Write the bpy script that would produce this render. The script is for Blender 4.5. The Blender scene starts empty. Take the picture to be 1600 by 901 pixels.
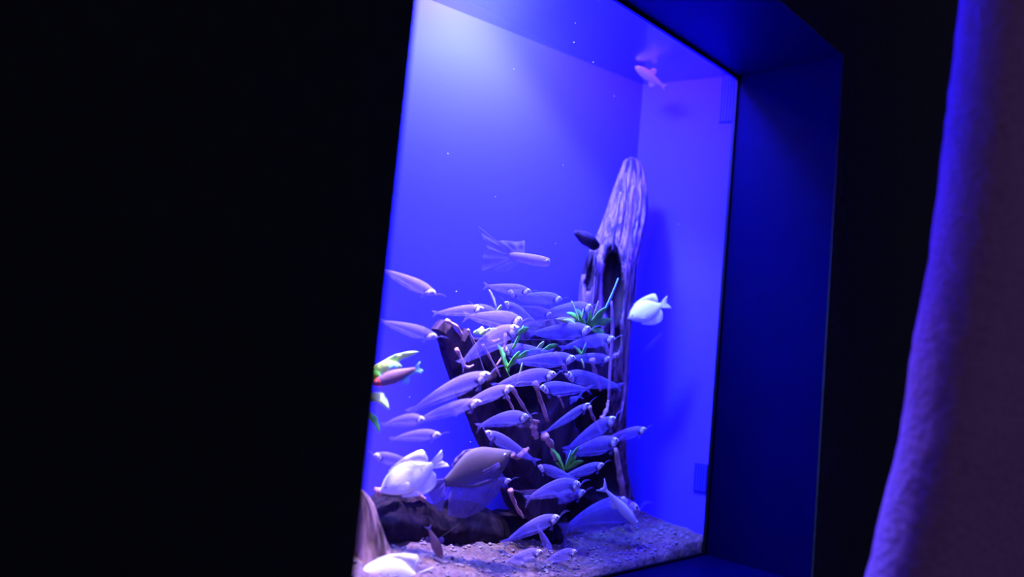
import bpy, bmesh, math, random
from mathutils import Vector, Matrix, noise
random.seed(7)
SC = bpy.context.scene
COL = SC.collection

# ------------------------------------------------------------------ camera
F = 1184.0
CAM = Vector((0, 0, 1.45))
RW = Matrix(((0.7010338, -0.12425261, -0.70221998),
             (-0.70707986, 0.00686604, -0.70710036),
             (0.09268053, 0.99222686, -0.08304319)))
cd = bpy.data.cameras.new('camera')
cam = bpy.data.objects.new('camera', cd)
COL.objects.link(cam)
cam.matrix_world = Matrix.Translation(CAM) @ RW.to_4x4()
cd.sensor_width = 36
cd.lens = F / 1600 * 36
cd.clip_start = 0.02
cd.dof.use_dof = True
cd.dof.focus_distance = 1.16
cd.dof.aperture_fstop = 1.5
SC.camera = cam

# ------------------------------------------------------------------ world, exposure, lights
SC.view_settings.view_transform = 'Standard'
SC.view_settings.look = 'None'
SC.view_settings.gamma = 1
SC.view_settings.exposure = 0.0
SC.view_settings.use_curve_mapping = False
w = bpy.data.worlds.new('world')
SC.world = w
w.use_nodes = True
w.node_tree.nodes['Background'].inputs[0].default_value = (0.50, 0.44, 1.5, 1)
w.node_tree.nodes['Background'].inputs[1].default_value = 0.10


def lamp(name, kind, loc, target, energy, color, **kw):
    l = bpy.data.lights.new(name, kind)
    l.energy = energy
    l.color = color
    for k, v in kw.items():
        setattr(l, k, v)
    o = bpy.data.objects.new(name, l)
    COL.objects.link(o)
    o.location = loc
    o.rotation_euler = (Vector(target) - Vector(loc)).to_track_quat('-Z', 'Y').to_euler()
    return o


# lamps of the tank, hanging in its hood above the water (water level 2.016)
lamp('blue_led_strip', 'AREA', (0.85, 0.80, 2.135), (0.85, 0.81, 1.0), 85.0, (0.012, 0.0006, 1.0),
     shape='RECTANGLE', size=0.75, size_y=0.08)
lamp('violet_led_strip', 'AREA', (0.76, 0.785, 2.17), (1.0, 0.86, 1.4), 11.0, (1.0, 0.66, 1.0),
     shape='RECTANGLE', size=0.5, size_y=0.05)
lamp('white_spot_lamp', 'SPOT', (0.77, 0.835, 2.14), (0.82, 0.95, 1.86), 36.0, (0.20, 0.82, 1.0),
     spot_size=math.radians(150), spot_blend=1.0, shadow_soft_size=0.04)
lamp('white_lamp_left', 'SPOT', (0.50, 0.775, 2.18), (0.66, 0.80, 1.15), 150.0, (1.0, 0.86, 0.9),
     spot_size=math.radians(36), spot_blend=0.9, shadow_soft_size=0.03)


# ------------------------------------------------------------------ helpers
def ray(px, py):
    return RW @ Vector(((px - 800) / F, -(py - 450.5) / F, -1.0))


def P(px, py, Y):
    """world point seen at a picture position, on the plane at depth Y into the tank wall"""
    r = ray(px, py)
    return CAM + r * (Y / r.y)


def PX(px, py, X):
    r = ray(px, py)
    return CAM + r * (X / r.x)


def new_mat(name):
    m = bpy.data.materials.new(name)
    m.use_nodes = True
    nt = m.node_tree
    return m, nt, nt.nodes['Principled BSDF'], nt.nodes['Material Output']


def paint(name, col, rough=0.6, var=0.1, scale=30, bump=0.0, spec=0.3, emis=None):
    m, nt, b, out = new_mat(name)
    tc = nt.nodes.new('ShaderNodeTexCoord')
    n = nt.nodes.new('ShaderNodeTexNoise')
    n.inputs['Scale'].default_value = scale
    n.inputs['Detail'].default_value = 5
    nt.links.new(tc.outputs['Object'], n.inputs['Vector'])
    r = nt.nodes.new('ShaderNodeValToRGB')
    r.color_ramp.elements[0].position = 0.3
    r.color_ramp.elements[1].position = 0.7
    r.color_ramp.elements[0].color = tuple(c * (1 - var) for c in col) + (1,)
    r.color_ramp.elements[1].color = tuple(min(1, c * (1 + var)) for c in col) + (1,)
    nt.links.new(n.outputs['Fac'], r.inputs['Fac'])
    nt.links.new(r.outputs['Color'], b.inputs['Base Color'])
    b.inputs['Roughness'].default_value = rough
    b.inputs['Specular IOR Level'].default_value = spec
    if bump:
        bp = nt.nodes.new('ShaderNodeBump')
        bp.inputs['Strength'].default_value = bump
        bp.inputs['Distance'].default_value = 0.004
        nt.links.new(n.outputs['Fac'], bp.inputs['Height'])
        nt.links.new(bp.outputs['Normal'], b.inputs['Normal'])
    return m


def wood(name, dark, light, scale=(60, 60, 7), bump=0.8, lo=0.35, hi=0.68):
    m, nt, b, out = new_mat(name)
    tc = nt.nodes.new('ShaderNodeTexCoord')
    mp = nt.nodes.new('ShaderNodeMapping')
    mp.inputs['Scale'].default_value = scale
    n = nt.nodes.new('ShaderNodeTexNoise')
    n.inputs['Scale'].default_value = 1.0
    n.inputs['Detail'].default_value = 6
    n.inputs['Roughness'].default_value = 0.6
    n.inputs['Distortion'].default_value = 0.6
    r = nt.nodes.new('ShaderNodeValToRGB')
    r.color_ramp.elements[0].position = lo
    r.color_ramp.elements[1].position = hi
    r.color_ramp.elements[0].color = dark + (1,)
    r.color_ramp.elements[1].color = light + (1,)
    bp = nt.nodes.new('ShaderNodeBump')
    bp.inputs['Strength'].default_value = bump
    bp.inputs['Distance'].default_value = 0.006
    nt.links.new(tc.outputs['Object'], mp.inputs['Vector'])
    nt.links.new(mp.outputs['Vector'], n.inputs['Vector'])
    nt.links.new(n.outputs['Fac'], r.inputs['Fac'])
    nt.links.new(r.outputs['Color'], b.inputs['Base Color'])
    nt.links.new(n.outputs['Fac'], bp.inputs['Height'])
    nt.links.new(bp.outputs['Normal'], b.inputs['Normal'])
    b.inputs['Roughness'].default_value = 0.75
    b.inputs['Specular IOR Level'].default_value = 0.2
    return m


def flesh(name, col, a_top, a_bot, rough=0.35, axis_lo=-0.09, axis_hi=0.06, spec=0.4):
    """translucent fish tissue: clearer towards the belly"""
    m, nt, b, out = new_mat(name)
    tc = nt.nodes.new('ShaderNodeTexCoord')
    sp = nt.nodes.new('ShaderNodeSeparateXYZ')
    mr = nt.nodes.new('ShaderNodeMapRange')
    mr.inputs['From Min'].default_value = axis_lo
    mr.inputs['From Max'].default_value = axis_hi
    mr.inputs['To Min'].default_value = a_bot
    mr.inputs['To Max'].default_value = a_top
    n = nt.nodes.new('ShaderNodeTexNoise')
    n.inputs['Scale'].default_value = 14
    n.inputs['Detail'].default_value = 3
    ad = nt.nodes.new('ShaderNodeMath')
    ad.operation = 'MULTIPLY_ADD'
    ad.inputs[1].default_value = 0.16
    sb = nt.nodes.new('ShaderNodeMath')
    sb.operation = 'SUBTRACT'
    sb.inputs[1].default_value = 0.08
    sb.use_clamp = True
    nt.links.new(tc.outputs['Object'], sp.inputs[0])
    nt.links.new(tc.outputs['Object'], n.inputs['Vector'])
    nt.links.new(sp.outputs['Z'], mr.inputs['Value'])
    nt.links.new(n.outputs['Fac'], ad.inputs[0])
    nt.links.new(mr.outputs['Result'], ad.inputs[2])
    nt.links.new(ad.outputs[0], sb.inputs[0])
    nt.links.new(sb.outputs[0], b.inputs['Alpha'])
    b.inputs['Base Color'].default_value = col + (1,)
    b.inputs['Roughness'].default_value = rough
    b.inputs['Specular IOR Level'].default_value = spec
    return m


def mesh_obj(name, bm, mat, parent=None, smooth=True):
    me = bpy.data.meshes.new(name)
    bmesh.ops.recalc_face_normals(bm, faces=bm.faces[:])
    bm.to_mesh(me)
    bm.free()
    if smooth:
        for p in me.polygons:
            p.use_smooth = True
    me.materials.append(mat)
    o = bpy.data.objects.new(name, me)
    COL.objects.link(o)
    if parent is not None:
        o.parent = parent
    return o


def tag(o, label=None, cat=None, group=None, kind=None):
    if label: o['label'] = label
    if cat: o['category'] = cat
    if group: o['group'] = group
    if kind: o['kind'] = kind
    return o


def root(name, label, cat, group=None):
    o = bpy.data.objects.new(name, None)
    o.empty_display_size = 0.02
    COL.objects.link(o)
    return tag(o, label, cat, group)


def prism(bm, base, offset):
    """closed solid from a planar outline and an offset vector"""
    off = Vector(offset)
    a = [bm.verts.new(Vector(p)) for p in base]
    b = [bm.verts.new(Vector(p) + off) for p in base]
    n = len(a)
    bm.faces.new(a)
    bm.faces.new(b[::-1])
    for i in range(n):
        j = (i + 1) % n
        bm.faces.new((a[j], a[i], b[i], b[j]))
    return bm


def box(bm, lo, hi):
    x0, y0, z0 = lo
    x1, y1, z1 = hi
    return prism(bm, [(x0, y0, z0), (x1, y0, z0), (x1, y1, z0), (x0, y1, z0)], (0, 0, z1 - z0))


def tube(bm, pts, radii, seg=8, rough=0.0):
    pts = [Vector(p) for p in pts]
    rings = []
    for i, p in enumerate(pts):
        t = (pts[min(i + 1, len(pts) - 1)] - pts[max(i - 1, 0)]).normalized()
        a = t.cross(Vector((0, 1, 0.13))).normalized()
        b = t.cross(a).normalized()
        r = radii[i] if isinstance(radii, (list, tuple)) else radii
        ring = []
        for k in range(seg):
            an = 2 * math.pi * k / seg
            q = p + (a * math.cos(an) + b * math.sin(an)) * r
            if rough:
                q += (q - p) * rough * noise.noise(q * 90)
            ring.append(bm.verts.new(q))
        rings.append(ring)
    for i in range(len(rings) - 1):
        for k in range(seg):
            j = (k + 1) % seg
            bm.faces.new((rings[i][k], rings[i][j], rings[i + 1][j], rings[i + 1][k]))
    bm.faces.new(rings[0][::-1])
    bm.faces.new(rings[-1])
    return bm


def smooth_pts(pts, n):
    """catmull-rom through points (any dimension tuples) -> n samples"""
    out = []
    m = len(pts)
    for i in range(n):
        t = i / (n - 1) * (m - 1)
        k = min(int(t), m - 2)
        u = t - k
        p0, p1, p2, p3 = pts[max(k - 1, 0)], pts[k], pts[k + 1], pts[min(k + 2, m - 1)]
        out.append(tuple(0.5 * (2 * b + (c - a) * u + (2 * a - 5 * b + 4 * c - d) * u * u +
                                (3 * b - a - 3 * c + d) * u ** 3) for a, b, c, d in zip(p0, p1, p2, p3)))
    return out


# ------------------------------------------------------------------ materials
M_back = paint('blue tank wall paint', (0.085, 0.052, 0.80), 0.7, 0.03, 6, 0.0, 0.1)
M_dark = paint('black wall paint', (0.015, 0.022, 0.011), 0.8, 0.25, 60, 0.3, 0.2)
M_reveal = paint('dark blue reveal paint', (0.0002, 0.0002, 0.032), 0.5, 0.06, 14, 0.05, 0.04)
M_seal = paint('black silicone seal', (0.004, 0.004, 0.01), 0.5, 0.1, 60)
M_plaster = paint('rough plaster', (0.55, 0.26, 0.36), 0.95, 0.12, 130, 0.9, 0.05)
M_hood = paint('added dark hood lining', (0.006, 0.005, 0.08), 0.8, 0.1, 20, 0, 0.02)
M_floor = paint('dark floor', (0.03, 0.03, 0.035), 0.6, 0.2, 9)
M_sand = paint('grey brown sand', (0.13, 0.080, 0.08), 0.9, 0.45, 170, 0.5, 0.1)
M_pebble = paint('pebbles', (0.20, 0.15, 0.2), 0.8, 0.4, 60, 0.2)
M_trunk = wood('weathered driftwood', (0.035, 0.016, 0.05), (0.34, 0.17, 0.30), (120, 120, 11), 1.0, 0.40, 0.62)
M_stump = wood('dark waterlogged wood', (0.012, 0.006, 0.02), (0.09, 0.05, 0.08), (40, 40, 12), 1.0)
M_log = wood('shade darkened log wood', (0.003, 0.002, 0.006), (0.03, 0.018, 0.03), (40, 40, 12), 1.0)  # darker than the stump wood: the log's shaded front is put into the colour
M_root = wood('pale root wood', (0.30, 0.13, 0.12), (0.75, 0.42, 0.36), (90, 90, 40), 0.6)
M_left = wood('brown driftwood', (0.06, 0.03, 0.03), (0.42, 0.24, 0.22), (70, 70, 12), 0.9, 0.4, 0.6)
M_leaf = paint('green fern leaf', (0.16, 0.60, 0.05), 0.5, 0.4, 70, 0.2)
M_leafpale = paint('yellow green leaf', (0.60, 0.92, 0.16), 0.5, 0.3, 60, 0.2)
M_leafbrown = paint('olive brown leaf', (0.35, 0.30, 0.18), 0.6, 0.4, 80, 0.2)
M_blade = paint('blue green blade', (0.25, 0.6, 0.5), 0.5, 0.2, 60, 0.1)
M_flesh = flesh('translucent catfish flesh', (0.34, 0.25, 0.85), 0.37, 0.06, 0.6, spec=0.1)
M_fleshdim = flesh('faint catfish flesh', (0.34, 0.24, 0.80), 0.12, 0.03, 0.6, spec=0.05)
M_clearfin = flesh('clear fin', (0.34, 0.24, 0.80), 0.25, 0.2, 0.6, spec=0.05)
M_silver = paint('silver gill cover', (0.55, 0.45, 0.6), 0.35, 0.85, 34, 0.3, 0.6)
M_eye = paint('black pupil', (0.01, 0.008, 0.02), 0.2, 0.1, 20)
M_gill = paint('dark gill tissue', (0.05, 0.03, 0.12), 0.5, 0.2, 20)
M_ring = paint('pale eye ring', (0.9, 0.85, 0.9), 0.3, 0.1, 20)
M_white = paint('white fish scales', (0.98, 0.95, 0.98), 0.4, 0.04, 20, 0.1, 0.4)
M_whitefin = flesh('white fin', (0.98, 0.93, 0.98), 0.9, 0.6)
M_gour = flesh('grey brown fish scales', (0.13, 0.095, 0.12), 1.0, 0.5, 0.6, -.2, .05, 0.15)
M_gourfin = flesh('smoky fin', (0.17, 0.11, 0.35), 0.85, 0.6, 0.6, spec=.1)
M_brownfish = paint('pinkish brown fish scales', (0.20, 0.10, 0.13), 0.45, 0.2, 30, 0.2)
M_pink = flesh('pale pink fish flesh', (0.42, 0.22, 0.5), 0.7, 0.4, .6, spec=.1)
M_red = paint('red gill patch', (0.8, 0.08, 0.06), 0.5, 0.2, 20)
M_snail = paint('brown snail shell', (0.35, 0.2, 0.22), 0.5, 0.3, 60, 0.3)

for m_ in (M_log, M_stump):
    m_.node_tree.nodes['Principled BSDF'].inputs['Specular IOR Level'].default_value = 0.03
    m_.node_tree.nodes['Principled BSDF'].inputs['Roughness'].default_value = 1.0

# glass and water: clear, with a fresnel reflection
def clear_sheet(name, ior, rough=0.0, wave=False, tint=(1, 1, 1, 1)):
    m, nt, b, out = new_mat(name)
    nt.nodes.remove(b)
    tr = nt.nodes.new('ShaderNodeBsdfTransparent')
    tr.inputs[0].default_value = tint
    gl = nt.nodes.new('ShaderNodeBsdfGlossy')
    gl.inputs['Roughness'].default_value = rough
    fr = nt.nodes.new('ShaderNodeFresnel')
    fr.inputs['IOR'].default_value = ior
    mx = nt.nodes.new('ShaderNodeMixShader')
    nt.links.new(fr.outputs[0], mx.inputs[0])
    nt.links.new(tr.outputs[0], mx.inputs[1])
    nt.links.new(gl.outputs[0], mx.inputs[2])
    nt.links.new(mx.outputs[0], out.inputs['Surface'])
    if wave:
        mn = nt.nodes.new('ShaderNodeMath')
        mn.operation = 'MINIMUM'
        mn.inputs[1].default_value = 0.55
        nt.links.new(fr.outputs[0], mn.inputs[0])
        nt.links.new(mn.outputs[0], mx.inputs[0])
        gl.inputs['Color'].default_value = (0.9, 0.9, 1.0, 1)
        tc = nt.nodes.new('ShaderNodeTexCoord')
        n = nt.nodes.new('ShaderNodeTexNoise')
        n.inputs['Scale'].default_value = 9
        bp = nt.nodes.new('ShaderNodeBump')
        bp.inputs['Strength'].default_value = 0.25
        bp.inputs['Distance'].default_value = 0.01
        nt.links.new(tc.outputs['Object'], n.inputs['Vector'])
        nt.links.new(n.outputs['Fac'], bp.inputs['Height'])
        nt.links.new(bp.outputs['Normal'], gl.inputs['Normal'])
    return m


M_glass = clear_sheet('aquarium glass', 1.3)
M_water = clear_sheet('water surface', 1.33, 0.22, True)

# ------------------------------------------------------------------ setting
GY = 0.730          # glass plane
OY = 0.527          # face of the dark wall
XR = 1.280          # right end of the opening
XL = 0.3745         # left end of the opening
ZB = 1.45 - 0.334   # sill
ZT = 1.45 + 0.5655  # head of the opening
C = Vector((1.2297, 0.9130, 0))     # back right corner of the tank
BD = Vector((0.98746, -0.15788, 0))


def back_y(x):
    return C.y + (x - C.x) * BD.y / BD.x


def struct(name, bm, m, parent=None, smooth=False):
    o = mesh_obj(name, bm, m, parent, smooth)
    if parent is None:
        o['kind'] = 'structure'
    return o


# dark wall around the opening, one solid with a hole
bm = bmesh.new()
for lo, hi in [((-1.6, OY, 0), (XL, OY + 0.004, 2.6)), ((XR, OY, 0), (3.2, OY + 0.004, 2.6)),
               ((XL, OY, 0), (XR, OY + 0.004, ZB)), ((XL, OY, ZT), (XR, OY + 0.004, 2.6))]:
    box(bm, lo, hi)
w_ = struct('wall_front', bm, M_dark)
w_['label'] = 'black wall around the aquarium window'
# reveals of the opening
for i, (lo, hi, lab) in enumerate([
        ((XR, OY + 0.004, ZB - 0.03), (XR + 0.03, GY, ZT + 0.03), 'dark blue right reveal of the window recess'),
        ((XL - 0.03, OY + 0.004, ZB - 0.03), (XL, GY + 0.02, ZT + 0.03), 'left reveal of the window recess'),
        ((XL, OY + 0.004, ZT), (XR, GY, ZT + 0.03), 'blue lit underside of the window recess head'),
        ((XL, OY + 0.004, ZB - 0.03), (XR, GY + 0.02, ZB), 'dark blue sill of the window recess')]):
    bm = bmesh.new()
    box(bm, lo, hi)
    o = struct('trim_%d' % (i + 1), bm, M_reveal)
    o['label'] = lab
# glass pane and its seal
bm = bmesh.new()
g0 = [(XL, GY, ZB), (XR, GY, ZB), (XR, GY, ZT), (XL, GY, ZT)]
bm.faces.new([bm.verts.new(p) for p in g0])
win = struct('window_1', bm, M_glass)
win['label'] = 'clear glass pane of the aquarium'
bm = bmesh.new()
s = 0.006
box(bm, (XR - s, GY - 0.006, ZB), (XR, GY - 0.0005, ZT))
box(bm, (XL, GY - 0.006, ZB), (XL + s, GY - 0.0005, ZT))
box(bm, (XL + s, GY - 0.006, ZT - s), (XR - s, GY - 0.0005, ZT))
box(bm, (XL + s, GY - 0.006, ZB), (XR - s, GY - 0.0005, ZB + s * 0.7))
struct('window_frame', bm, M_seal, win)

# tank walls
TOP = 2.30
WL = ZT + 0.004
A = Vector((XR, GY + 0.001, 0))
B = Vector((0.20, back_y(0.20), 0))


def wall_slab(p, q, z0, z1, th):
    d = (q - p).normalized()
    n = Vector((-d.y, d.x, 0)) * th
    bm = bmesh.new()
    prism(bm, [p + Vector((0, 0, z0)), q + Vector((0, 0, z0)), q + n + Vector((0, 0, z0)), p + n + Vector((0, 0, z0))],
          (0, 0, z1 - z0))
    return bm


o = struct('wall_back', wall_slab(Vector((C.x, C.y, 0)), B, ZB - 0.05, WL, -0.02), M_back)
o['label'] = 'bright blue back wall of the aquarium'
o = struct('wall_right', wall_slab(A, Vector((C.x, C.y, 0)), ZB - 0.05, WL, -0.02), M_back)
o['label'] = 'blue right end wall of the aquarium'
o = struct('wall_left', wall_slab(Vector((0.20, GY + 0.02, 0)), B, ZB - 0.05, TOP, 0.02), M_back)
o['label'] = 'blue left end wall of the aquarium'
o = struct('trim_6', wall_slab(Vector((C.x, C.y, 0)), B, WL, TOP, -0.02), M_hood)  # dark hood walls, added to darken what shows above the waterline
o['label'] = 'dark hood back added to dim the view above the water'
o = struct('trim_7', wall_slab(A, Vector((C.x, C.y, 0)), WL, TOP, -0.02), M_hood)
o['label'] = 'dark hood end added to dim the view above the water'
bm = bmesh.new()
box(bm, (0.16, GY + 0.02, TOP), (1.34, 1.12, TOP + 0.02))
struct('ceiling', bm, M_dark)['label'] = 'black hood over the aquarium'
bm = bmesh.new()
box(bm, (0.16, GY, ZT + 0.031), (1.34, GY + 0.019, TOP))
struct('trim_5', bm, M_dark)['label'] = 'front of the aquarium hood'
bm = bmesh.new()
box(bm, (-1.6, -2.2, -0.02), (3.2, OY, 0))
struct('floor', bm, M_floor)['label'] = 'dark floor of the viewing corridor'
# water surface
bm = bmesh.new()
bm.faces.new([bm.verts.new(p) for p in [(0.2, GY + 0.003, ZT + 0.004), (XR, GY + 0.003, ZT + 0.004),
                                        (C.x, C.y, ZT + 0.004), (0.2, B.y, ZT + 0.004)]])
o = mesh_obj('water_surface', bm, M_water, None, False)
tag(o, 'mirror-like water surface under the top edge of the aquarium', 'water', kind='stuff')

# sand bed ------------------------------------------------------------------
ZG = ZB + 0.006


def sand_z(x, y):
    t = max(0.0, min(1.0, (y - GY) / 0.18))
    base = ZG + 0.004 + 0.036 * t ** 0.8
    if x < 0.95:
        base += 0.036 * min(1, (0.95 - x) / 0.35)
    base += 0.012 * noise.noise(Vector((x * 14, y * 14, 3))) + 0.005 * noise.noise(Vector((x * 60, y * 60, 1)))
    if x > 1.15:
        base += 0.02 * (x - 1.15) / 0.13
    return base


bm = bmesh.new()
nx, ny = 200, 50
grid = []
for i in range(nx + 1):
    x = 0.20 + (XR - 0.001 - 0.20) * i / nx
    y1 = min(back_y(x), 1.1)
    if x > C.x:
        y1 = GY + 0.001 + (C.y - GY - 0.001) * (XR - x) / (XR - C.x)
    row = []
    for j in range(ny + 1):
        y = GY + 0.002 + (max(y1, GY + 0.01) - GY - 0.002) * j / ny
        row.append(bm.verts.new((x, y, sand_z(x, y) + 0.0022 * noise.noise(Vector((x * 330, y * 330, 0))))))
    grid.append(row)
for i in range(nx):
    for j in range(ny):
        bm.faces.new((grid[i][j], grid[i + 1][j], grid[i + 1][j + 1], grid[i][j + 1]))
low = [bm.verts.new((r[0].co.x, r[0].co.y, ZB - 0.02)) for r in grid]
for i in range(nx):
    bm.faces.new((low[i], low[i + 1], grid[i + 1][0], grid[i][0]))
o = mesh_obj('sand_bed', bm, M_sand)
tag(o, 'grey brown sand covering the bottom of the aquarium', 'sand', kind='stuff')
# grains and pebbles
bm = bmesh.new()
for k in range(900):
    x = random.uniform(0.45, 1.26)
    y = random.uniform(GY + 0.004, min(back_y(x), 0.95) - 0.01)
    r = random.uniform(0.0012, 0.0034)
    mt = Matrix.Translation((x, y, sand_z(x, y) + r * 0.3)) @ Matrix.Rotation(random.random() * 6, 4, 'Z') @ \
        Matrix.Diagonal((r * random.uniform(1, 1.8), r, r * 0.7, 1))
    bmesh.ops.create_icosphere(bm, subdivisions=1, radius=1, matrix=mt)
o = mesh_obj('gravel', bm, M_pebble)
tag(o, 'pale gravel grains scattered over the sand', 'gravel', kind='stuff')

# rounded rough plaster pier in the corridor --------------------------------
bm = bmesh.new()
edge = [(1512, -120), (1500, 0), (1482, 150), (1465, 300), (1448, 420), (1425, 540), (1405, 680), (1385, 760), (1352, 901), (1318, 1030)]
XN, RN = 0.84, 0.038
rings = []
es = smooth_pts(edge, 60)
first = PX(es[0][0], es[0][1], XN)
last = PX(es[-1][0], es[-1][1], XN)
rows = [(2.6, first.y)] + [(PX(a, b, XN).z, PX(a, b, XN).y) for a, b in es] + [(0.0, last.y + 0.02)]
for z, ys in rows:
    cx, cy = XN + 0.01, ys - RN * 0.965
    ring = []
    for k in range(29):
        a = math.pi / 2 + math.pi * k / 28
        q = Vector((cx + RN * math.cos(a), cy + RN * math.sin(a), z))
        q += Vector((math.cos(a), math.sin(a), 0)) * 0.0016 * noise.noise(q * 60)
        ring.append(bm.verts.new(q))
    ring.append(bm.verts.new((cx + 0.9, cy - RN - 0.10, z)))
    ring.append(bm.verts.new((cx + 0.9, cy + RN - 0.10, z)))
    rings.append(ring)
for i in range(len(rings) - 1):
    n = len(rings[0])
    for k in range(n):
        j = (k + 1) % n
        bm.faces.new((rings[i][k], rings[i][j], rings[i + 1][j], rings[i + 1][k]))
bm.faces.new(rings[0])
bm.faces.new(rings[-1][::-1])
o = struct('wall_corridor', bm, M_plaster, None, True)
o['label'] = 'rounded end of a rough plaster wall lit blue along its edge'

# ------------------------------------------------------------------ driftwood
def loft_round(rows, Yc, kd, n, seg, mat, name, parent=None, ridge=0.06, cav=None, flat=False):
    """rows: (y_px, xl, xr) traced widths; a solid of real thickness around its own axis"""
    bm = bmesh.new()
    rs = smooth_pts(rows, n)
    rings = []
    for i, (y, xl, xr) in enumerate(rs):
        if flat:
            L, R_ = P(xl, y, Yc), P(xr, y, Yc)
            c = (L + R_) / 2
            u = (R_ - L) / 2
            v = Vector((0, 1, 0)) * kd
        else:
            c = P((xl + xr) / 2, y, Yc)
            h = Vector((c.x - CAM.x, c.y - CAM.y, 0)).normalized()
            dpt = -(RW.transposed() @ (c - CAM)).z
            rr = (xr - xl) / 2 * dpt / F
            u = Vector((h.y, -h.x, 0)) * rr
            v = h * rr * kd
        ring = []
        for k in range(seg):
            a = 2 * math.pi * k / seg
            ca, sa = math.cos(a), math.sin(a)
            m = 1 + ridge * noise.noise(Vector((ca * 2.2, sa * 2.2, c.z * 3))) * 1.6 + \
                ridge * noise.noise(Vector((ca * 7, sa * 7, c.z * 7 + 5)))
            q = 1.0
            if cav:
                q = cav(xl + (xr - xl) * (ca + 1) / 2, y, sa)
            ring.append(bm.verts.new(c + u * ca * m - v * sa * m * q))
        rings.append(ring)
    for i in range(n - 1):
        for k in range(seg):
            j = (k + 1) % seg
            bm.faces.new((rings[i][k], rings[i][j], rings[i + 1][j], rings[i + 1][k]))
    bm.faces.new(rings[0][::-1])
    bm.faces.new(rings[-1])
    o = mesh_obj(name, bm, mat, parent)
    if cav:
        o.data.materials.append(M_stump)  # shade inside the trunk's hollows is painted with this darker wood
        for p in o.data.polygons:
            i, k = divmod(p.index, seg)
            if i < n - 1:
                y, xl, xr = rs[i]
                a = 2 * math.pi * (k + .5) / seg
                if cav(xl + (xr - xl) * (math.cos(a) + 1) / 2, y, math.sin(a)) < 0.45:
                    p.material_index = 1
    return o


def ell(x, y, cx, cy, rx, ry):
    d = ((x - cx) / rx) ** 2 + ((y - cy) / ry) ** 2
    return max(0.0, 1 - d)


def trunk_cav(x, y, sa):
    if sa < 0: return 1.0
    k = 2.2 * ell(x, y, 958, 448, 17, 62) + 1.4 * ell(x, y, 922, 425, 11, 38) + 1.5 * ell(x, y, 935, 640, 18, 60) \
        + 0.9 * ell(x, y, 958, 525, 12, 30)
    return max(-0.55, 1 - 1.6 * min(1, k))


trunk = root('upright_driftwood', 'tall weathered driftwood trunk standing upright near the right corner', 'driftwood')
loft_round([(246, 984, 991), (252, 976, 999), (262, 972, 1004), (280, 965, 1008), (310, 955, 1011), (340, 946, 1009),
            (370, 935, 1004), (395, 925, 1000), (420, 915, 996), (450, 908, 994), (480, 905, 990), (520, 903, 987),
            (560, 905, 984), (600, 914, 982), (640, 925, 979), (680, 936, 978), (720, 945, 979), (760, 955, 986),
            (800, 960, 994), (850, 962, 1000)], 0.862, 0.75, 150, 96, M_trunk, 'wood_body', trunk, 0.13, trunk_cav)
# broken twig on its left side, bark strips running down
bm = bmesh.new()
tube(bm, [P(930, 385, .855), P(922, 377, .85), P(912, 370, .848), P(900, 363, .845)], [.009, .013, .012, .004], 8, .3)
mesh_obj('twig', bm, M_stump, trunk)['label'] = 'short dark twig stub'
for pts, r in [([(986, 400), (984, 480), (979, 560), (974, 620), (968, 665)], .0045),
               ([(962, 700), (968, 740), (974, 775), (978, 800)], .006),
               ([(931, 400), (929, 440), (925, 480)], .003),
               ([(955, 470), (957, 520), (953, 580), (950, 630)], .0035),
               ([(970, 300), (962, 350), (957, 392)], .003),
               ([(990, 290), (985, 350), (978, 400)], .003),
               ([(978, 270), (975, 330), (968, 380)], .003)]:
    bm = bmesh.new()
    pts3 = [P(x, y, .822 if y < 640 else .815) for x, y in smooth_pts(pts, 14)]
    # press each strip onto the trunk's near face
    cc = []
    for p in pts3:
        cc.append(p)
    tube(bm, cc, [r * (0.4 + 0.6 * math.sin(math.pi * min(1, (i + 1) / 14))) for i in range(14)], 7, .5)
    mesh_obj('bark_strip', bm, M_root if pts[0][1] > 600 else M_trunk, trunk)

# hollow stump with torn rim
stump = root('driftwood_stump', 'dark hollow driftwood stump with a torn rim and pale roots', 'driftwood')


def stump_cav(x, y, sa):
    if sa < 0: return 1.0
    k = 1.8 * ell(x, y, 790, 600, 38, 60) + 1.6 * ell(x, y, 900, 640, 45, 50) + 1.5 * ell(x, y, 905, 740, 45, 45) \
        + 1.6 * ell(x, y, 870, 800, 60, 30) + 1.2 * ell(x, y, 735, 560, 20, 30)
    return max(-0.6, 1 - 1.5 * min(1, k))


loft_round([(528, 702, 930), (540, 702, 950), (560, 703, 958), (590, 712, 962), (620, 727, 962), (650, 741, 962),
            (680, 752, 962), (710, 766, 965), (735, 784, 968), (760, 797, 970), (790, 800, 972), (815, 806, 975),
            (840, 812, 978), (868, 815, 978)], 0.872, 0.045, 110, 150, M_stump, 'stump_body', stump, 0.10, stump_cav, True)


def shard(pts, Y, th, mat, name, parent, lean=0.0):
    """a broken plate of wood with a thick, uneven edge"""
    bm = bmesh.new()
    front = [P(x, y, Y + lean * (y - pts[0][1]) / 100) for x, y in pts]
    cen = sum(front, Vector()) / len(front)
    back = [p + Vector((0.004, th, 0)) for p in front]
    fi = [cen + (p - cen) * 0.72 + Vector((0, -th * 0.35, 0)) for p in front]
    vf = [bm.verts.new(p) for p in front]
    vb = [bm.verts.new(p) for p in back]
    vi = [bm.verts.new(p) for p in fi]
    n = len(pts)
    for i in range(n):
        j = (i + 1) % n
        bm.faces.new((vf[i], vf[j], vi[j], vi[i]))
        bm.faces.new((vf[j], vf[i], vb[i], vb[j]))
    bm.faces.new(vi)
    bm.faces.new(vb[::-1])
    return mesh_obj(name, bm, mat, parent, False)


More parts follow.
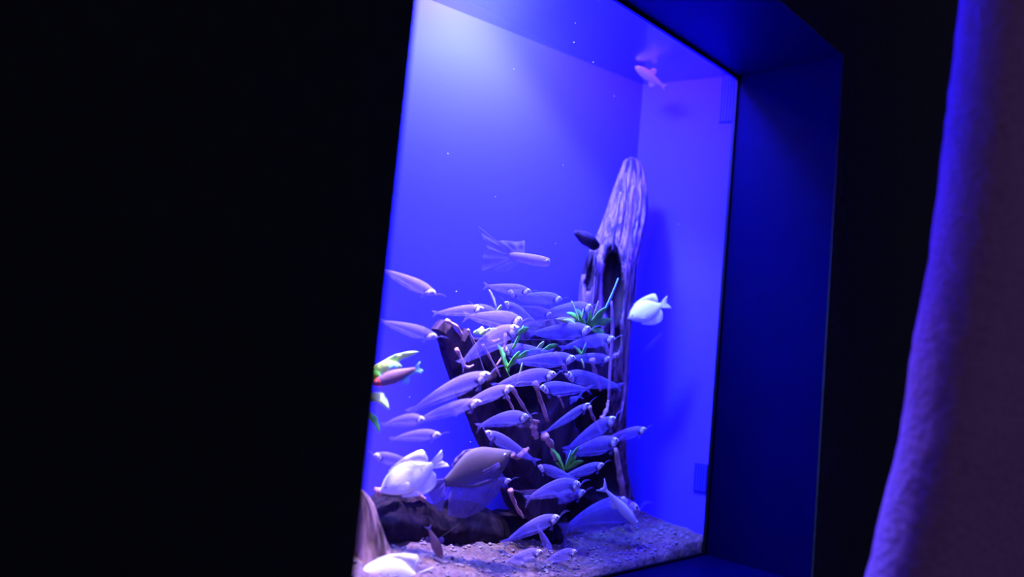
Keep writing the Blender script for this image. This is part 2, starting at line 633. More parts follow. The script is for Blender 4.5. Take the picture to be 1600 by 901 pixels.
shard([(690, 506), (697, 499), (705, 509), (714, 521), (721, 530), (726, 522), (731, 513), (736, 527), (742, 541), (750, 556),
       (760, 585), (740, 620), (722, 608), (708, 580), (700, 556), (695, 535), (684, 514)], 0.826, .02, M_stump, 'rim_shard', stump, .01)
shard([(742, 541), (760, 548), (786, 538), (806, 520), (830, 506), (860, 500), (892, 492), (925, 488), (945, 500), (950, 560),
       (900, 590), (820, 595), (770, 590)], 0.848, .03, M_stump, 'rim_shard', stump, 0)
shard([(795, 762), (800, 772), (806, 790), (816, 806), (826, 812), (850, 815), (880, 800), (890, 780), (870, 768), (830, 772), (808, 768)],
      0.812, .03, M_stump, 'rim_shard', stump, 0)


def root_tube(pts, r, Y, name='root', mat=None, parent=None, taper=True):
    bm = bmesh.new()
    pp = smooth_pts(pts, 10)
    tube(bm, [P(x, y, Y) for x, y in pp],
         [r * (1 - 0.45 * i / 9 if taper else 1) * (1 + 0.25 * math.sin(i * 2.1)) for i in range(10)], 8, .5)
    return mesh_obj(name, bm, mat or M_root, parent or stump)


for pts, r, Y in [([(713, 544), (719, 556), (724, 568), (731, 574), (740, 570)], .0026, .814),
                  ([(754, 538), (762, 552), (771, 568), (782, 588)], .0024, .806),
                  ([(697, 500), (706, 506), (715, 512), (721, 522), (722, 532)], .0028, .818),
                  ([(731, 514), (736, 524), (741, 534), (745, 541)], .0016, .818),
                  ([(868, 552), (875, 562), (881, 572), (886, 582)], .0042, .806),
                  ([(800, 606), (812, 626), (824, 645), (836, 662)], .0030, .806),
                  ([(836, 596), (842, 618), (850, 640), (856, 658)], .0046, .804),
                  ([(790, 612), (795, 624), (803, 642)], .0026, .80),
                  ([(873, 618), (877, 627), (881, 637)], .0026, .806),
                  ([(921, 634), (925, 648), (932, 662), (940, 678)], .0034, .806),
                  ([(940, 655), (948, 640), (951, 625)], .0046, .806),
                  ([(850, 678), (858, 690), (864, 704), (868, 718)], .0060, .800),
                  ([(836, 655), (834, 670), (838, 684)], .0070, .81),
                  ([(800, 708), (808, 714), (818, 706), (826, 700)], .0052, .806),
                  ([(797, 764), (801, 778), (808, 794), (818, 808)], .0040, .803),
                  ([(925, 560), (930, 585), (938, 610)], .0046, .812),
                  ([(752, 512), (760, 522), (768, 534), (780, 530)], .0036, .815),
                  ([(790, 520), (788, 545), (783, 560), (776, 570)], .0022, .806)]:
    root_tube(pts, r, Y)

# horizontal sunken log
log = root('sunken_log', 'dark sunken log lying on the sand behind the large white gourami', 'driftwood')
bm = bmesh.new()
prof = smooth_pts([(560, 790, 850), (588, 776, 852), (600, 768, 856), (625, 772, 858), (640, 770, 858), (662, 784, 860), (682, 790, 862),
                   (705, 782, 864), (740, 786, 866), (765, 797, 868), (785, 797, 868), (810, 800, 868), (850, 805, 868)], 70)
rings = []
for i, (x, yt, yb) in enumerate(prof):
    T, Bt = P(x, yt, .865), P(x, yb, .865)
    c = (T + Bt) / 2
    hz = (T.z - Bt.z) / 2
    ring = []
    for k in range(48):
        a = 2 * math.pi * k / 48
        m = 1 + .10 * noise.noise(Vector((math.cos(a) * 3, math.sin(a) * 3, c.x * 18))) + .06 * noise.noise(Vector((math.cos(a) * 9, c.x * 60, math.sin(a) * 9)))
        ring.append(bm.verts.new(c + Vector((0, -.042 * math.cos(a) * m, hz * math.sin(a) * m))))
    rings.append(ring)
for i in range(len(rings) - 1):
    for k in range(48):
        j = (k + 1) % 48
        bm.faces.new((rings[i][k], rings[i][j], rings[i + 1][j], rings[i + 1][k]))
bm.faces.new(rings[0][::-1]); bm.faces.new(rings[-1])
mesh_obj('log_body', bm, M_log, log)
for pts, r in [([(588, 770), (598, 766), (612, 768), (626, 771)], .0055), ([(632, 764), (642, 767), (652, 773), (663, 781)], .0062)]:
    root_tube(pts, r, .835, 'lit_top_ridge', M_root, log)['label'] = 'pale strip painting the lit top of the log'  # paler wood paints the light falling on the log's top
# leaning piece at the left
lean = root('leaning_driftwood', 'brown driftwood piece leaning at the lower left edge of the glass', 'driftwood')
loft_round([(765, 555, 568), (785, 553, 583), (810, 550, 592), (840, 545, 602), (865, 540, 612), (885, 535, 610), (915, 530, 606)],
           .80, .7, 50, 60, M_left, 'driftwood_body', lean, .14)

# ------------------------------------------------------------------ plants
def leaf(bm, base, tip, width, bend, wav=0.12, th=0.0006):
    """pointed leaf with a midrib fold, wavy margin and real thickness"""
    base, tip = Vector(base), Vector(tip)
    ax = tip - base
    side = ax.cross(Vector((0.5, -1, 0.1))).normalized()
    nrm = side.cross(ax).normalized()
    n = 9
    rows = []
    for i in range(n):
        t = i / (n - 1)
        wd = width * (math.sin(math.pi * min(1, t * 0.92 + 0.08)) ** 0.75) * (1 + wav * math.sin(t * 17)) * 0.5
        if i == n - 1: wd = width * 0.02
        c = base + ax * t + Vector((0, 0, 1)) * bend * math.sin(math.pi * t)
        rows.append((c - side * wd + nrm * wd * .35, c, c + side * wd + nrm * wd * .35))
    up = [[bm.verts.new(p + nrm * th) for p in r] for r in rows]
    dn = [[bm.verts.new(p - nrm * th) for p in r] for r in rows]
    for i in range(n - 1):
        for k in range(2):
            bm.faces.new((up[i][k], up[i][k + 1], up[i + 1][k + 1], up[i + 1][k]))
            bm.faces.new((dn[i][k + 1], dn[i][k], dn[i + 1][k], dn[i + 1][k + 1]))
        bm.faces.new((up[i][0], up[i + 1][0], dn[i + 1][0], dn[i][0]))
        bm.faces.new((up[i + 1][2], up[i][2], dn[i][2], dn[i + 1][2]))
    bm.faces.new((up[0][1], up[0][0], dn[0][0], dn[0][1])); bm.faces.new((up[0][2], up[0][1], dn[0][1], dn[0][2]))
    bm.faces.new((up[-1][0], up[-1][1], dn[-1][1], dn[-1][0])); bm.faces.new((up[-1][1], up[-1][2], dn[-1][2], dn[-1][1]))


PXM = 0.00100  # metres per picture pixel at the swarm's distance


def plant(name, label, leaves, Y, stems=()):
    r = root(name, label, 'plant')
    for (bx, by, tx, ty, wd, mat, bend) in leaves:
        bm = bmesh.new()
        dy = random.uniform(-.006, .006)
        leaf(bm, P(bx, by, Y), P(tx, ty, Y + dy), wd * PXM * 1.15, bend * PXM)
        mesh_obj('leaf', bm, mat, r)
    for pts, rr in stems:
        bm = bmesh.new()
        tube(bm, [P(x, y, Y) for x, y in pts], rr, 6)
        mesh_obj('stem', bm, M_leaf, r)
    return r


plant('broad_leaf_fern', 'bright yellow green fern reaching in from the left edge of the glass',
      [(578, 580, 654, 549, 9, M_leafpale, 4), (582, 578, 628, 572, 15, M_leafpale, 2), (578, 618, 608, 640, 13, M_leafpale, 5),
       (580, 625, 598, 618, 9, M_leafpale, 1), (574, 645, 593, 676, 10, M_leaf, 3), (572, 590, 596, 588, 14, M_leaf, 2),
       (630, 590, 659, 583, 6, M_blade, 5)],
      .815, [([(560, 660), (568, 620), (576, 580)], .0015), ([(540, 700), (560, 660), (574, 645)], .0018)])
plant('crown_fern', 'green fern growing on top of the stump against the tall trunk',
      [(915, 510, 885, 488, 10, M_leaf, 3), (915, 510, 900, 482, 11, M_leaf, 2), (918, 508, 922, 474, 12, M_leaf, 0),
       (920, 508, 948, 480, 13, M_leaf, 3), (925, 510, 956, 500, 11, M_leaf, 3), (912, 512, 868, 498, 10, M_leafbrown, 3),
       (930, 505, 942, 486, 14, M_leaf, 2), (925, 515, 945, 522, 9, M_leaf, 1), (905, 505, 893, 470, 5, M_leafpale, 0),
       (940, 492, 966, 434, 7, M_blade, -3), (908, 500, 912, 478, 9, M_leafpale, 0), (900, 508, 880, 500, 7, M_leafpale, 2),
       (925, 500, 935, 470, 8, M_leafbrown, 2)], .795)
plant('rim_fern', 'small green and yellow leaves sprouting from the middle of the stump rim',
      [(790, 575, 778, 538, 12, M_leaf, 0), (792, 575, 812, 548, 9, M_leaf, 2), (795, 570, 845, 545, 10, M_leaf, 4),
       (808, 595, 816, 566, 6, M_leafpale, 0), (750, 522, 778, 514, 8, M_leafpale, 1), (740, 520, 757, 516, 8, M_leafpale, 0),
       (775, 482, 764, 452, 7, M_leafbrown, 0), (776, 486, 784, 476, 7, M_leafpale, 0), (800, 545, 818, 508, 7, M_leaf, 0),
       (845, 550, 872, 538, 8, M_leaf, 2), (838, 545, 850, 533, 8, M_leafpale, 0), (795, 580, 788, 558, 6, M_leaf, 0),
       (808, 520, 826, 512, 8, M_leaf, 1)], .803, [([(805, 600), (795, 585), (790, 575)], .0012)])
plant('notch_fern', 'small green sprout in the stump hollow left of the trunk',
      [(908, 555, 916, 534, 10, M_leaf, 0), (910, 556, 896, 540, 7, M_leaf, 0), (912, 575, 908, 560, 6, M_leafpale, 0)], .80)
plant('low_fern', 'green fern tuft low in the stump hollow',
      [(880, 732, 860, 700, 8, M_leaf, 3), (882, 730, 905, 696, 9, M_leaf, 3), (883, 732, 900, 712, 12, M_leaf, 2),
       (885, 733, 912, 720, 7, M_leaf, 3), (880, 734, 872, 712, 6, M_leafbrown, 0), (884, 725, 892, 702, 7, M_blade, 0),
       (882, 736, 868, 722, 6, M_leaf, 1)], .792)

# ------------------------------------------------------------------ fish
def fish_body(stations, seg=14, bend=0.0):
    """stations: (x, top, bottom, half width) nose at x=0, tail towards -x"""
    bm = bmesh.new()
    st = smooth_pts(stations, 22)
    rings = []
    for (x, t, b, wd) in st:
        c = (t + b) / 2
        h = max((t - b) / 2, 1e-4)
        wd = max(wd, 1e-4)
        ring = []
        for k in range(seg):
            a = 2 * math.pi * k / seg
            ring.append(bm.verts.new((x, wd * math.cos(a), c + h * math.sin(a))))
        rings.append(ring)
    for i in range(len(rings) - 1):
        for k in range(seg):
            j = (k + 1) % seg
            bm.faces.new((rings[i][k], rings[i + 1][k], rings[i + 1][j], rings[i][j]))
    bm.faces.new(rings[0]); bm.faces.new(rings[-1][::-1])
    return bm


def arch(bm, k):
    """curve the body gently: nose and tail lower than the back"""
    for v in bm.verts:
        x = v.co.x
        v.co.z += k * (0.25 - (x + 0.45) ** 2) * 1.0
    return bm


def fin(outline, th=0.0035, y=0.0):
    """thin solid fin from an (x, z) outline with ray corrugation"""
    bm = bmesh.new()
    n = len(outline)
    cx = sum(p[0] for p in outline) / n
    cz = sum(p[1] for p in outline) / n
    f_ = [bm.verts.new((p[0], y - th * .4, p[1])) for p in outline]
    b_ = [bm.verts.new((p[0], y + th * .4, p[1])) for p in outline]
    cf = bm.verts.new((cx, y - th, cz))
    cb = bm.verts.new((cx, y + th, cz))
    for i in range(n):
        j = (i + 1) % n
        bm.faces.new((f_[i], f_[j], cf))
        bm.faces.new((b_[j], b_[i], cb))
        bm.faces.new((f_[j], f_[i], b_[i], b_[j]))
    return bm


def fan(outline_pts, root_pts, th=0.004, ripple=0.006):
    """fin strip between a root edge and an outer edge, with rippled rays"""
    bm = bmesh.new()
    n = 13
    o_ = smooth_pts(outline_pts, n)
    r_ = smooth_pts(root_pts, n)
    fr, bk = [], []
    for i in range(n):
        y = ripple * math.sin(i * 1.9)
        fr.append((bm.verts.new((r_[i][0], -th, r_[i][1])), bm.verts.new(((r_[i][0] + o_[i][0]) / 2, y - th * .6, (r_[i][1] + o_[i][1]) / 2)),
                   bm.verts.new((o_[i][0], y * 1.5 - th * .15, o_[i][1]))))
        bk.append((bm.verts.new((r_[i][0], th, r_[i][1])), bm.verts.new(((r_[i][0] + o_[i][0]) / 2, y + th * .6, (r_[i][1] + o_[i][1]) / 2)),
                   bm.verts.new((o_[i][0], y * 1.5 + th * .15, o_[i][1]))))
    for i in range(n - 1):
        for k in range(2):
            bm.faces.new((fr[i][k], fr[i + 1][k], fr[i + 1][k + 1], fr[i][k + 1]))
            bm.faces.new((bk[i + 1][k], bk[i][k], bk[i][k + 1], bk[i + 1][k + 1]))
        bm.faces.new((fr[i + 1][2], fr[i][2], bk[i][2], bk[i + 1][2]))
        bm.faces.new((fr[i][0], fr[i + 1][0], bk[i + 1][0], bk[i][0]))
    for e in (0, n - 1):
        for k in range(2):
            bm.faces.new((fr[e][k], fr[e][k + 1], bk[e][k + 1], bk[e][k]))
    return bm


def eye(parent, x, y, z, r):
    for s_ in (-1, 1):
        bm = bmesh.new()
        bmesh.ops.create_uvsphere(bm, u_segments=10, v_segments=6, radius=1,
                                  matrix=Matrix.Translation((x, s_ * y, z)) @ Matrix.Diagonal((r, r * .45, r, 1)))
        e = mesh_obj('eye', bm, M_ring, parent)
        bm = bmesh.new()
        bmesh.ops.create_uvsphere(bm, u_segments=8, v_segments=6, radius=1,
                                  matrix=Matrix.Translation((x + r * .1, s_ * (y + r * .3), z)) @ Matrix.Diagonal((r * .58, r * .3, r * .58, 1)))
        mesh_obj('pupil', bm, M_eye, e)


def place(o, hx, hy, tx, ty, Yh, Yt, hk=1.0, roll=0.0):
    """lay a unit-long fish from its nose point to its tail point"""
    H, T = P(hx, hy, Yh), P(tx, ty, Yt)
    ax = H - T
    L = ax.length
    x = ax.normalized()
    up = Vector((0, 0, 1)) - x * x.z
    up.normalize()
    y = up.cross(x).normalized()
    if roll:
        q = Matrix.Rotation(roll, 3, x)
        up = q @ up
        y = q @ y
    m = Matrix(((x.x, y.x, up.x), (x.y, y.y, up.y), (x.z, y.z, up.z)))
    o.rotation_mode = 'QUATERNION'
    o.rotation_quaternion = m.to_quaternion()
    o.location = H
    o.scale = (L, L * 0.9 * min(1.3, max(hk, .7)), L * hk)
    return o


def copy_tree(o, parent=None):
    c = o.copy()
    COL.objects.link(c)
    if parent is not None:
        c.parent = parent
    for ch in [k for k in bpy.data.objects if k.parent == o]:
        copy_tree(ch, c)
    return c


GRP = 'glass catfish swimming in the shoal'


def make_catfish(k, body_mat, fin_mat):
    r = root('glass_catfish', '', 'fish', GRP)
    mesh_obj('body', arch(fish_body([(0.0, .004, -.004, .004), (-.03, .030, -.030, .026), (-.10, .058, -.070, .042), (-.20, .078, -.095, .045),
                                     (-.34, .080, -.090, .036), (-.50, .066, -.068, .027), (-.66, .048, -.044, .018), (-.80, .030, -.024, .010),
                                     (-.88, .020, -.014, .006)]), k), body_mat, r)
    # opaque silvery head and gut sac
    h = mesh_obj('head', arch(fish_body([(0.004, .005, -.005, .004), (-.025, .032, -.030, .029), (-.06, .044, -.050, .040),
                                         (-.09, .040, -.068, .044), (-.12, .018, -.084, .042), (-.15, -.022, -.088, .034), (-.175, -.05, -.075, .006)], 12), k),
                 M_silver, r)
    eye(r, -.055, .038, .014 + k * (0.25 - (.395) ** 2), .021)
    for s_ in (-1, 1):
        mesh_obj('gill_slit', arch(tube(bmesh.new(), [(-.150, s_ * .038, .018), (-.172, s_ * .043, -.012), (-.178, s_ * .044, -.045), (-.165, s_ * .034, -.078)],
                                        [.006, .013, .015, .006], 6), k), M_gill, r)
    mesh_obj('spine', arch(tube(bmesh.new(), [(-.12, 0, .02), (-.3, 0, .03), (-.5, 0, .022), (-.7, 0, .012), (-.87, 0, .003)],
                                [.008, .007, .006, .004, .003], 6), k), M_clearfin, r)
    mesh_obj('tail_fin', arch(fan([(-1.0, .075), (-.965, .03), (-.945, .002), (-.965, -.03), (-1.0, -.072)],
                                  [(-.86, .02), (-.865, .01), (-.87, .003), (-.865, -.006), (-.86, -.013)]), k), body_mat, r)
    mesh_obj('anal_fin', arch(fan([(-.26, -.115), (-.40, -.125), (-.55, -.108), (-.70, -.078), (-.86, -.035)],
                                  [(-.22, -.085), (-.38, -.078), (-.55, -.055), (-.70, -.033), (-.86, -.012)]), k), fin_mat, r)
    mesh_obj('pectoral_fin', arch(fan([(-.17, -.16), (-.20, -.15), (-.23, -.135)], [(-.12, -.07), (-.13, -.07), (-.14, -.07)], .002, .003), k), fin_mat, r)
    for s_ in (-1, 1):
        mesh_obj('barbel', tube(bmesh.new(), [(0, s_ * .008, -.002 + k * .05), (.05, s_ * .02, .03 + k * .03), (.11, s_ * .03, .04 + k * .02), (.17, s_ * .035, .035)],
                                [.0035, .003, .0022, .001], 5), fin_mat, r)
    return r


protos = [make_catfish(.10, M_flesh, M_clearfin), make_catfish(.24, M_flesh, M_clearfin), make_catfish(.10, M_fleshdim, M_fleshdim)]
used = [False, False, False]


def children_head_dim(o):
    pass


# (head x, head y, tail x, tail y, nose depth, height factor, prototype, label)
S = [
 (683, 527, 588, 500, .80, 1.15, 0, 'glass catfish whose head almost touches the left tip of the stump rim'),
 (681, 460, 590, 418, .80, 1.1, 0, 'uppermost glass catfish at the left edge of the glass, pale head lowered'),
 (756, 482, 674, 490, .80, 1.1, 0, 'glass catfish gliding right just above the torn left rim of the stump'),
 (830, 456, 754, 446, .80, 1.3, 0, 'topmost glass catfish of the shoal, heading right below the veil-finned fish'),
 (793, 456, 866, 476, .83, 1.4, 0, 'left-facing glass catfish at the top of the shoal under the topmost one'),
 (788, 472, 846, 512, .82, 1.3, 0, 'left-facing glass catfish slanting down above the brown curled leaf'),
 (740, 478, 808, 506, .84, 1.4, 0, 'left-facing glass catfish above the pale yellow leaf'),
 (817, 502, 722, 494, .785, 1.6, 0, 'deep-bodied glass catfish pointing right over the pale yellow leaf'),
 (878, 468, 806, 462, .82, 1.5, 0, 'glass catfish heading right along the upper edge of the shoal'),
 (926, 480, 842, 490, .81, 1.5, 0, 'glass catfish pointing right over the crown fern'),
 (812, 512, 716, 572, .775, 1.5, 1, 'glass catfish rising steeply right across the stump rim'),
 (924, 515, 822, 522, .80, 1.4, 0, 'glass catfish heading right below the crown fern'),
 (962, 530, 872, 546, .79, 1.2, 1, 'glass catfish whose nose reaches the trunk beneath the crown fern'),
 (783, 546, 866, 552, .80, 1.5, 0, 'left-facing glass catfish in front of the rim fern'),
 (900, 560, 794, 566, .775, 1.2, 0, 'long pale glass catfish level above the middle of the stump'),
 (954, 561, 884, 558, .80, 1.3, 0, 'glass catfish heading right at the trunk, just behind the long pale one'),
 (767, 585, 634, 648, .765, 1.05, 1, 'large arched glass catfish climbing right, its thin tail low at the left'),
 (803, 605, 708, 645, .775, 1.1, 1, 'glass catfish climbing right with its head over the stump hollow'),
 (753, 628, 640, 664, .77, 1.0, 1, 'glass catfish with its head at the stump left edge, below the large arched one'),
 (664, 656, 594, 666, .775, 1.5, 1, 'glass catfish near the left edge of the glass, level with the lower green leaf'),
 (870, 586, 766, 606, .775, 1.3, 1, 'glass catfish with a dark gill slit arching right in mid-shoal'),
 (882, 585, 975, 606, .79, 1.4, 0, 'left-facing glass catfish nose to nose with the mid-shoal one'),
 (843, 606, 926, 609, .77, 1.45, 0, 'left-facing glass catfish with a bright tail tip before the dark hollow'),
 (922, 630, 845, 680, .775, .85, 0, 'slim glass catfish darting up right before the dark hollow'),
 (827, 652, 742, 668, .775, 1.5, 1, 'shaded glass catfish pointing right in front of the left hollow'),
 (689, 680, 606, 688, .79, 1.2, 1, 'faint glass catfish above the large white gourami'),
 (758, 674, 842, 724, .77, 1.15, 0, 'left-facing glass catfish diving away above the grey gourami'),
 (584, 711, 664, 732, .78, 1.3, 0, 'left-facing glass catfish touching the left edge of the glass above the white gourami'),
 (962, 652, 880, 706, .775, 1.3, 0, 'glass catfish rising right with its nose against the lower trunk'),
 (967, 688, 880, 712, .785, 1.6, 0, 'glass catfish crossing the lower trunk below the rising one'),
 (1010, 670, 936, 690, .775, 1.2, 0, 'glass catfish poking out right of the lower trunk'),
 (799, 750, 726, 762, .80, 1.1, 0, 'glass catfish half hidden behind the grey gourami snout'),
 (944, 725, 872, 748, .77, 1.2, 0, 'glass catfish heading right just under the low fern'),
 (840, 728, 905, 752, .785, 1.3, 0, 'left-facing glass catfish beside the low fern'),
 (908, 758, 818, 782, .765, 1.6, 1, 'plump glass catfish below the low fern, pointing right'),
 (875, 808, 782, 852, .76, 1.25, 1, 'glass catfish low over the sand, tail towards the sunken log'),
 (862, 866, 838, 818, .775, 1.2, 0, 'glass catfish nosing straight down to the sand'),
 (1000, 798, 872, 832, .80, 1.9, 1, 'big shaded glass catfish behind the slender white fish'),
 (915, 768, 835, 788, .80, 1.3, 0, 'shaded glass catfish behind the plump one'),
 (848, 862, 772, 892, .755, 1.3, 1, 'left one of two glass catfish skimming the sand at the front'),
 (902, 862, 838, 890, .755, 1.5, 1, 'right one of two glass catfish skimming the sand at the front'),
 (1056, 512, 1000, 552, .84, 1.2, 2, 'nearly invisible glass catfish before the right wall under the white disc-shaped fish'),
 (1072, 618, 1028, 640, .84, 1.4, 2, 'nearly invisible glass catfish low before the right wall'),
 (862, 492, 806, 478, .835, 1.5, 0, 'right-facing glass catfish deep in the top of the shoal, near the crown fern'),
 (850, 640, 912, 618, .83, 1.4, 0, 'left-facing glass catfish under the bright-tailed one'),
]
for (hx, hy, tx, ty, Y, hk, pi, lab) in S:
    if not used[pi]:
        o = protos[pi]
        used[pi] = True
    else:
        o = copy_tree(protos[pi])
    sgn = 1 if hx > tx else -1
    dy = sgn * min(.07, abs(hx - tx) * .0006)
    Yh = max(Y - dy / 2, .748)
    Yt = max(Y + dy / 2, .748)
    place(o, hx, hy, tx, ty, Yh, Yt, hk * .92)
    o['label'] = lab

# white disc-shaped fish, side view with rounded fins
def disc_fish(label, col, fincol, mats=None, tall=1.0, name='white_gourami', group=None, thread=False):
    r = root(name, label, 'fish', group)
    mesh_obj('body', fish_body([(0, .012, -.012, .008), (-.05, .075, -.065, .045), (-.16, .18, -.15, .085), (-.32, .25, -.22, .10),
                                (-.50, .24, -.22, .085), (-.64, .16, -.15, .055), (-.75, .075, -.07, .025), (-.80, .06, -.055, .015)], 18), col, r)
    mesh_obj('dorsal_fin', fan([(-.22, .24), (-.40, .30), (-.58, .32), (-.76, .30), (-.78, .15)],
                               [(-.22, .22), (-.38, .24), (-.52, .22), (-.66, .13), (-.76, .07)]), fincol, r)
    mesh_obj('anal_fin', fan([(-.24, -.24), (-.40, -.32), (-.56, -.35), (-.72, -.30), (-.78, -.15)],
                             [(-.24, -.20), (-.38, -.22), (-.52, -.20), (-.66, -.12), (-.76, -.065)]), fincol, r)
    mesh_obj('tail_fin', fan([(-1.0, .16), (-.98, .07), (-.94, 0), (-.98, -.07), (-1.0, -.15)],
                             [(-.78, .055), (-.79, .03), (-.79, 0), (-.79, -.03), (-.78, -.05)]), fincol, r)
    for s_ in (-1, 1):
        f_ = fan([(-.40, -.04), (-.42, -.10), (-.38, -.16)], [(-.24, -.06), (-.24, -.08), (-.24, -.10)], .003, .004)
        for v in f_.verts: v.co.y += s_ * .10
        mesh_obj('pectoral_fin', f_, fincol, r)
    mesh_obj('mouth', fish_body([(.012, .008, -.012, .006), (0, .022, -.024, .014), (-.03, .03, -.03, .02)], 10), col, r)
    eye(r, -.10, .062, .03, .022)
    if thread:
        mesh_obj('pelvic_fin', tube(bmesh.new(), [(-.22, 0, -.20), (-.40, .02, -.36), (-.62, .03, -.52), (-.86, .03, -.70), (-1.05, .02, -.86)],
                                    [.005, .004, .0035, .003, .002], 6), fincol, r)
    return r


d1 = disc_fish('white disc-shaped fish facing left before the right end wall', M_white, M_whitefin)
place(d1, 981, 497, 1046, 472, .82, .775, .95)
d2 = disc_fish('large white gourami tilted head down over the sunken log', M_white, M_whitefin)
place(d2, 594, 768, 697, 716, .83, .775, .86)
d3 = disc_fish('white gourami cropped by the lower left of the frame, nearest the sand', M_white, M_whitefin)
place(d3, 557, 899, 674, 903, .775, .748, .9)

# grey brown gourami with pointed snout, long anal fin and thread fins
g = root('moonlight_gourami', 'large grey brown gourami with a flat back and a long thread fin', 'fish')
mesh_obj('body', fish_body([(0, .010, -.012, .010), (-.06, .045, -.07, .035), (-.16, .10, -.15, .055), (-.32, .18, -.20, .068), (-.48, .20, -.19, .062),
                            (-.62, .15, -.14, .045), (-.74, .08, -.08, .026), (-.82, .045, -.045, .014)], 20), M_gour, g)
mesh_obj('dorsal_fin', fan([(-.42, .20), (-.52, .22), (-.64, .18), (-.70, .13)], [(-.40, .18), (-.50, .185), (-.60, .15), (-.68, .10)]), M_gourfin, g)
mesh_obj('anal_fin', fan([(-.16, -.24), (-.32, -.36), (-.52, -.43), (-.74, -.42), (-.90, -.32)], [(-.18, -.15), (-.34, -.18), (-.52, -.16), (-.68, -.10), (-.80, -.04)]), M_gourfin, g)
mesh_obj('tail_fin', fan([(-1.0, .10), (-1.03, .0), (-1.02, -.10), (-1.0, -.20), (-.95, -.26)], [(-.81, .04), (-.82, .02), (-.82, 0), (-.82, -.02), (-.81, -.04)]), M_gourfin, g)
for s_ in (-1, 1):
    f_ = fan([(-.40, -.02), (-.42, -.08), (-.36, -.13)], [(-.20, -.03), (-.20, -.05), (-.20, -.07)], .003, .004)
    for v in f_.verts: v.co.y += s_ * .065
    mesh_obj('pectoral_fin', f_, M_gourfin, g)
mesh_obj('pelvic_fin', tube(bmesh.new(), [(-.22, 0, -.17), (-.42, .0, -.30), (-.62, .0, -.38), (-.85, .0, -.46), (-1.12, .0, -.50)],
                            [.007, .005, .004, .003, .002], 6), M_gour, g)
eye(g, -.10, .042, .01, .016)
place(g, 799, 705, 672, 765, .755, .79, 1.05)

# slender fishes: shared builder
def slender(name, label, body, finm, deep=.12, headm=None):
    r = root(name, label, 'fish')
    mesh_obj('body', fish_body([(0, .012, -.012, .008), (-.05, deep * .45, -deep * .4, deep * .35), (-.2, deep * .85, -deep * .85, deep * .6), (-.4, deep, -deep, deep * .6),
                                (-.6, deep * .7, -deep * .7, deep * .4), (-.78, deep * .35, -deep * .35, deep * .2), (-.86, deep * .25, -deep * .25, deep * .1)], 14), body, r)
    mesh_obj('tail_fin', fan([(-1.0, .11), (-.96, .05), (-.93, 0), (-.96, -.05), (-1.0, -.11)],
                             [(-.84, .025), (-.85, .01), (-.85, 0), (-.85, -.01), (-.84, -.025)]), finm, r)
    mesh_obj('dorsal_fin', fan([(-.42, deep * 1.8), (-.52, deep * 1.9), (-.56, deep * 1.3)], [(-.36, deep * .9), (-.44, deep * .9), (-.52, deep * .8)]), finm, r)
    mesh_obj('anal_fin', fan([(-.56, -deep * 1.6), (-.64, -deep * 1.6), (-.70, -deep * .9)], [(-.50, -deep * .8), (-.58, -deep * .7), (-.66, -deep * .5)]), finm, r)
    if headm:
        mesh_obj('gill_patch', fish_body([(.005, .012, -.012, .008), (-.05, deep * .5, -deep * .45, deep * .4), (-.14, deep * .7, -deep * .7, deep * .55), (-.17, deep * .4, -deep * .4, deep * .3)], 12), headm, r)
    eye(r, -.08, deep * .42, deep * .15, .02)
    return r


place(slender('slender_white_fish', 'slender bright white fish diving towards the sand right of the trunk', M_white, M_whitefin, .075),
      998, 821, 938, 756, .765, .785, 1.0)
place(slender('small_pink_fish', 'small pinkish fish alone near the top right corner of the tank', M_pink, M_pink, .14),
      992, 104, 1042, 138, .86, .82, 1.0)
place(slender('brown_tetra', 'small brown fish with a red gill facing left under the bright fern leaf', M_brownfish, M_blade, .14, M_red),
      584, 600, 660, 572, .81, .77, 1.0)
place(slender('brown_loach', 'small brown fish nosing down to the sand before the sunken log', M_brownfish, M_gourfin, .14),
      690, 872, 668, 820, .77, .78, 1.0, 0.4)
# pale fish with feathery fins spread behind it
v = root('veil_fin_fish', 'pale fish trailing wide feathery fins above the shoal', 'fish')
mesh_obj('body', fish_body([(0, .035, -.035, .02), (-.03, .065, -.06, .045), (-.2, .08, -.085, .06), (-.40, .075, -.07, .05), (-.54, .06, -.05, .03), (-.60, .04, -.03, .015)], 14), M_pink, v)
M_veil = flesh('faint veil fin', (0.4, 0.25, 0.7), .22, .12, .6, spec=.05)
mesh_obj('tail_fin', fan([(-1.08, .34), (-1.0, .18), (-.92, .04), (-.98, -.10), (-.95, -.28)], [(-.56, .05), (-.58, .03), (-.59, 0), (-.58, -.02), (-.56, -.04)], .004, .02), M_veil, v)
mesh_obj('dorsal_fin', fan([(-.40, .26), (-.52, .22), (-.74, .20), (-.84, .14)], [(-.38, .07), (-.44, .07), (-.50, .06), (-.56, .04)], .004, .02), M_veil, v)
mesh_obj('pelvic_fin', fan([(-.62, -.26), (-.74, -.26), (-.82, -.20)], [(-.42, -.06), (-.46, -.06), (-.52, -.05)], .004, .02), M_veil, v)
eye(v, -.06, .05, .015, .018)
place(v, 859, 410, 752, 392, .82, .87, .95)

# ------------------------------------------------------------------ small fittings on the right end wall
def side_pt(px, py):
    """point on the right end wall seen at this picture position"""
    r = ray(px, py)
    d = Vector((C.x - A.x, C.y - A.y, 0))
    det = r.x * (-d.y) - (-d.x) * r.y
    t = (A.x * (-d.y) - (-d.x) * A.y) / det
    return CAM + r * t


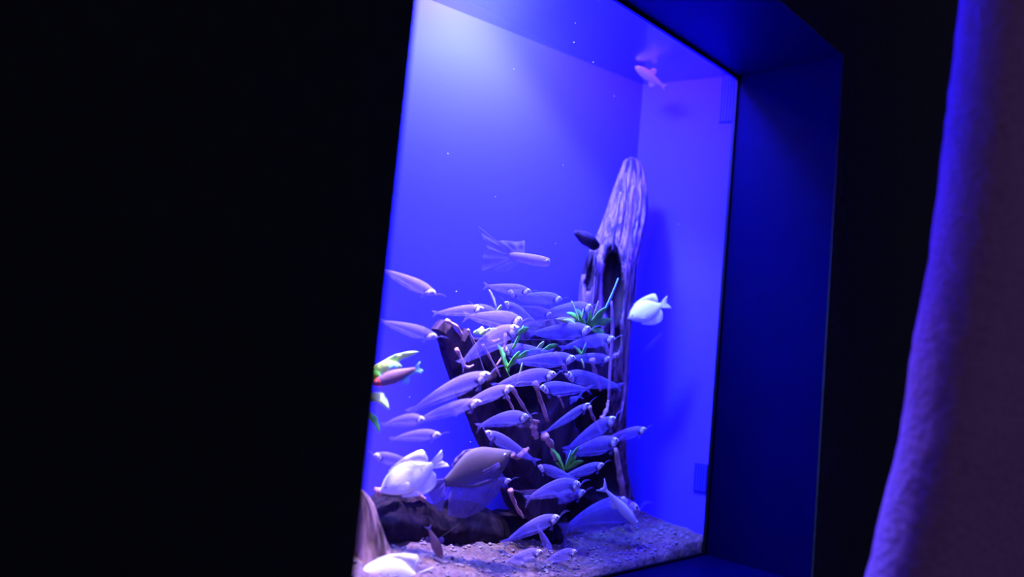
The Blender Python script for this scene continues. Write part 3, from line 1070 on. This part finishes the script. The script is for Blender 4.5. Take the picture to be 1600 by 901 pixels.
for nm, x0, x1, y0, y1, lab in [('overflow_grille', 1128, 1146, 122, 190, 'dark blue slotted grille at the top of the right end wall'),
                                ('overflow_grille', 1086, 1104, 722, 768, 'dark blue slotted grille low on the right end wall')]:
    r_ = root(nm, lab, 'grille', 'slotted grilles on the right end wall')
    a, b = side_pt(x0, y0), side_pt(x1, y1)
    d = (Vector((A.x, A.y, 0)) - Vector((C.x, C.y, 0))).normalized()
    nrm = Vector((d.y, -d.x, 0))
    if nrm.x > 0: nrm = -nrm
    M_gr = bpy.data.materials.get('grille plastic') or paint('grille plastic', (0.03, 0.02, 0.5), .6, .1, 40)
    bm = bmesh.new()
    L = abs(b.y - a.y)
    p0 = Vector((a.x, a.y, b.z)) + nrm * .0005
    prism(bm, [p0, p0 + d * L, p0 + d * L + nrm * .002, p0 + nrm * .002], (0, 0, a.z - b.z))
    mesh_obj('backing', bm, M_gr, r_, False)
    for k in range(5):
        bm = bmesh.new()
        q = p0 + nrm * .002 + d * (L * (k + .15) / 5)
        prism(bm, [q, q + d * L * .10, q + d * L * .10 + nrm * .002, q + nrm * .002], (0, 0, a.z - b.z))
        mesh_obj('slat', bm, M_gr, r_, False)

sn = root('pond_snail', 'small brown snail on the glass edge above the sand at the right', 'snail')
c = P(1099, 786, .742)
bm = bmesh.new()
pts, rad = [], []
for k in range(26):
    a = k / 25 * 4.6 * math.pi / 1.6
    q = .0062 * (1 - k / 29)
    pts.append(c + Vector((math.cos(a) * q * .6, .0025 * k / 25, math.sin(a) * q)))
    rad.append(.0046 * (1 - k / 30))
tube(bm, pts, rad, 8)
mesh_obj('shell', bm, M_snail, sn)
bm = bmesh.new()
tube(bm, [c + Vector((.002, -.002, .006)), c + Vector((.003, -.003, -.004)), c + Vector((.002, -.002, -.012)), c + Vector((.001, -.002, -.016))], [.002, .0035, .0028, .001], 8)
mesh_obj('foot', bm, M_ring, sn)
# specks drifting in the water
bm = bmesh.new()
for px, py, Y in [(899, 36, .8), (897, 66, .82), (927, 97, .84), (803, 108, .84), (880, 258, .86), (774, 307, .8), (868, 380, .83), (1082, 70, .78),
                  (713, 455, .8), (640, 620, .8), (1060, 350, .8), (700, 240, .83), (1075, 540, .82), (960, 150, .86), (735, 690, .82)]:
    bmesh.ops.create_icosphere(bm, subdivisions=1, radius=.0007, matrix=Matrix.Translation(P(px, py, Y)))
o = mesh_obj('drifting_specks', bm, M_ring)
tag(o, 'tiny pale specks drifting in the water', 'specks', kind='stuff')
bpy.context.view_layer.update()
